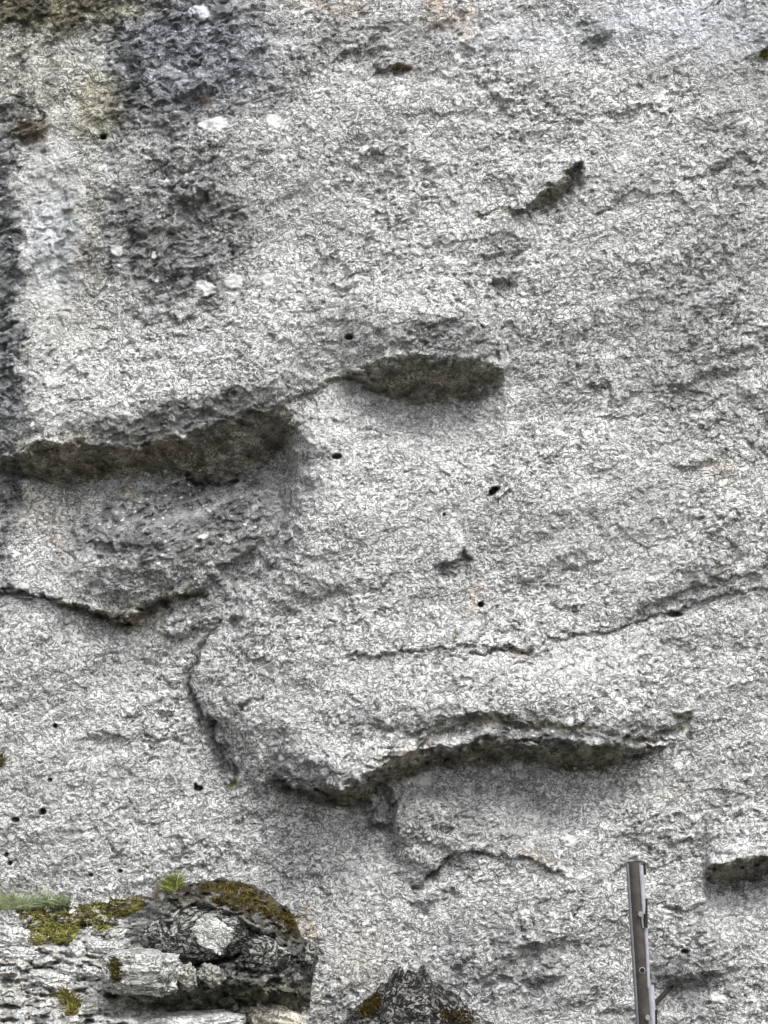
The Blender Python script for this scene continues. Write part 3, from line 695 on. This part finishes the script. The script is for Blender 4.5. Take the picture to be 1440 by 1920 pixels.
clump('moss_clump', M_BMOSS, [(410, 1664, 36, 8), (440, 1668, 30, 11), (470, 1684, 22, 12), (455, 1700, 24, 10), (498, 1706, 20, 13), (425, 1690, 30, 9)], 480, .020, .004, 'brown and gold moss along the crest of the domed boulder', 'moss', LEDGE_BV, base=.55)
clump('moss_clump', M_BMOSS, [(534, 1722, 13, 10), (543, 1736, 10, 12)], 200, .020, .004, 'rust-brown moss patch at the right shoulder of the domed boulder', 'moss', LEDGE_BV, base=.4)
clump('moss_clump', M_BMOSS, [(706, 1876, 9, 12), (697, 1886, 12, 12), (688, 1898, 13, 12)], 260, .022, .004, 'dark golden moss down the left edge of the pointed rock', 'moss', LEDGE_BV, base=.45)
clump('moss_clump', M_BMOSS, [(845, 1902, 34, 8), (860, 1914, 30, 8)], 160, .018, .004, 'low brown moss on the stone right of the pointed rock', 'moss', LEDGE_BV, base=.25)
clump('grass_tuft', M_PLANT, [(322, 1668, 13, 5), (330, 1664, 8, 4)], 70, .075, .0035, 'thin yellow-green tuft standing where ledge meets domed boulder', 'grass tuft', LEDGE_BV, up=1.4, spread=.45, base=.6)
clump('grass_tuft', M_MOSS, [(124, 1872, 8, 12), (136, 1886, 12, 12)], 60, .05, .004, 'yellow tuft with brown dead base low on the ledge', 'grass tuft', LEDGE_BV, up=.9, base=.55)
clump('grass_tuft', M_BMOSS, [(136, 1896, 14, 8)], 50, .045, .004, 'withered brown tuft just under the yellow one low on the ledge', 'grass tuft', LEDGE_BV, up=-.5, spread=.3, base=.8)
clump('pale_grass', M_GRASS, [(10, 1700, 20, 7), (45, 1702, 22, 6), (85, 1698, 22, 6), (-30, 1702, 30, 8)], 300, .10, .0028, 'pale blue-green grass at the back of the ledge by the left edge', 'grass', LEDGE_BV, up=1.1, spread=.9, base=.6, var=.3)
clump('pale_grass', M_GRASS, [(100, 1698, 18, 5), (120, 1700, 14, 5)], 60, .055, .003, 'short pale grass tuft behind the middle of the moss bank', 'grass', LEDGE_BV, up=1.2, spread=.5, base=.4)
clump('grass_tuft', M_BMOSS, [(2, 1425, 6, 16)], 50, .03, .003, 'little brown tuft on the cliff at the left edge', 'grass tuft', CLB, up=.5, base=.8)
clump('moss_clump', M_MOSS, [(1432, 104, 9, 10), (1444, 96, 10, 10)], 90, .026, .003, 'olive moss tuft on the cliff at the top right edge', 'moss', CLB, base=.35)
clump('moss_clump', M_PLANT, [(437, 1470, 5, 8)], 40, .018, .003, 'green moss in the crack beneath the stone nose', 'moss', CLB, base=.5)
clump('moss_clump', M_MOSS, [(853, 1196, 4, 9)], 26, .015, .0025, 'tiny yellow moss speck on the long crack right of the nose', 'moss', CLB, base=.75)
clump('moss_clump', M_BMOSS, [(446, 1160, 4, 5)], 16, .014, .003, 'small brown moss speck in the pit on the left flank of the nose', 'moss', CLB, base=.6)

# ------------------------------------------------------------------ steel post
def tube(a, b, r0, r1=None, seg=32, cap=True, hollow=0):
    a, b = Vector(a), Vector(b); d = (b-a).normalized(); q = d.to_track_quat('Z', 'Y').to_matrix(); r1 = r1 or r0
    bm = bmesh.new(); rings = []
    prof = [(0, r0, a), (1, r1, b)]
    if hollow: prof += [(1, r1*hollow, b), (.97, r1*hollow, a.lerp(b, .97))]
    for _, r_, c in prof:
        rings.append([bm.verts.new(c+q @ Vector((math.cos(2*math.pi*i/seg)*r_, math.sin(2*math.pi*i/seg)*r_, 0))) for i in range(seg)])
    for A_, B_ in zip(rings[:-1], rings[1:]):
        for i in range(seg): bm.faces.new((A_[i], A_[(i+1) % seg], B_[(i+1) % seg], B_[i]))
    if cap: bm.faces.new(rings[0][::-1]); bm.faces.new(rings[-1])
    bmesh.ops.recalc_face_normals(bm, faces=bm.faces)
    return bm
def bmo(name, bm, m, parent, smooth=True):
    me = bpy.data.meshes.new(name); bm.to_mesh(me); bm.free()
    o = link(name, me, m, parent, smooth)
    if smooth:
        for e in me.edges: pass
        me.set_sharp_from_angle(angle=R(40))
    return o
PYD = -.55
p1 = P(1187, 1616, PYD); pb = P(1208, 1920, PYD); dr = (pb-p1).normalized(); L_ = (p1.z+.1)/-dr.z
p0 = p1+dr*L_
post = empty('metal_post', (p0.x, p0.y, 0), 'leaning brown steel post with a bright strip, in front of the cliff at lower right', 'post')
def on(v, du=0, dy=0):   # a point on the post's axis at photo height v, shifted sideways in photo px
    t = (v-1616)/(1920-1616); c = p1+(pb-p1)*t
    return c+Vector((du/PX*.955, dy, 0))
rP = 13.6/PX*.955
bmo('tube', tube(p0, p1, rP*1.25, rP, hollow=.84), M_STEEL, post)
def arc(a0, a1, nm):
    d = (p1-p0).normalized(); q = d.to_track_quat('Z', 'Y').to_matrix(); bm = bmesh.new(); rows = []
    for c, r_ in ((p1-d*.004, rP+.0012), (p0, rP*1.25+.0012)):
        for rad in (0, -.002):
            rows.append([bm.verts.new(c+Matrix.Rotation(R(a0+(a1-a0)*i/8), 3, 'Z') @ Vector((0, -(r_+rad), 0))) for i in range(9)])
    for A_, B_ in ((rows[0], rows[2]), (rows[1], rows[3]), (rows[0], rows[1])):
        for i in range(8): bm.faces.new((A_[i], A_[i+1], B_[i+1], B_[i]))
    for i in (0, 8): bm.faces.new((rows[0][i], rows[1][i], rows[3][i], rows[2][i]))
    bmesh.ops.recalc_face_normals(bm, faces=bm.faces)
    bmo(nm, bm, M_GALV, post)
arc(-64, -44, 'edge_highlight'); arc(52, 70, 'edge_highlight')  # added pale strips imitating the highlights along the tube's sides
# narrow bright tube strapped to the right side, cut obliquely below
bmo('strip', tube(on(1712, 13, -.010), on(1622, 13, -.010), 5/PX, 5/PX, 16, hollow=.7), M_GALV, post)
bmo('black_sleeve', tube(on(1738, 13.5, -.016), on(1684, 19.5, -.010), 4.6/PX, 2.6/PX, 16), M_BLACK, post)
bmo('black_sleeve', tube(on(1640, 21, .0), on(1619, 20, .0), 2.6/PX, 2.6/PX, 12), M_BLACK, post)
bmo('guide_rail', tube(on(1850, 12, -.016), on(1740, 15, -.012), 3.6/PX, 3.2/PX, 16), M_GALV, post)
bmo('guide_rail', tube(on(2080, 16, -.018), on(1846, 16, -.012), 6.4/PX, 6.4/PX, 16, hollow=.7), M_GALV, post)
bmo('black_sleeve', tube(on(1990, 15, -.024), on(1892, 22, -.016), 4.8/PX, 3.2/PX, 16), M_BLACK, post)
for vv, du in ((1712, 6), (1905, 6)):
    c = on(vv, du, -rP*1.0)
    bo = bmo('bolt', tube(c, c+Vector((0, -.016, 0)), 5.2/PX, 4.6/PX, 6), M_BOLT, post, False)
    sh = bmo('shank', tube(on(vv+3, du+2, -rP), on(vv+26, du+3, -rP), 2.6/PX, 1.6/PX, 10), M_BOLT, post)
    sh.parent = bo; sh.location = (0, 0, 0)
c = on(1817, 2, -rP*1.13)
bmo('hole', tube(c+Vector((0, .006, 0)), c+Vector((0, -.0035, 0)), 4.4/PX, 4.4/PX, 20), M_BLACK, post)
bmo('hole_rim', tube(c+Vector((0, .006, 0)), c+Vector((0, -.0025, 0)), 5.6/PX, 5.4/PX, 20), M_GALV, post)

# iron peg driven into the cliff just right of the post
y1 = wall_y(1262, 1846)
a, b_ = P(1226, 1884, y1-.14), P(1263, 1845, y1+.03)
peg = empty('iron_peg', a, 'short rusty iron peg sticking out of the cliff beside the post', 'peg')
bmo('shaft', tube(a, b_, 5.0/PX, 4.6/PX, 14), M_RUST, peg)
bmo('head', tube(a+(a-b_).normalized()*.002, a-(a-b_).normalized()*.012, 4.8/PX, 4.8/PX, 14), M_RUST, peg)
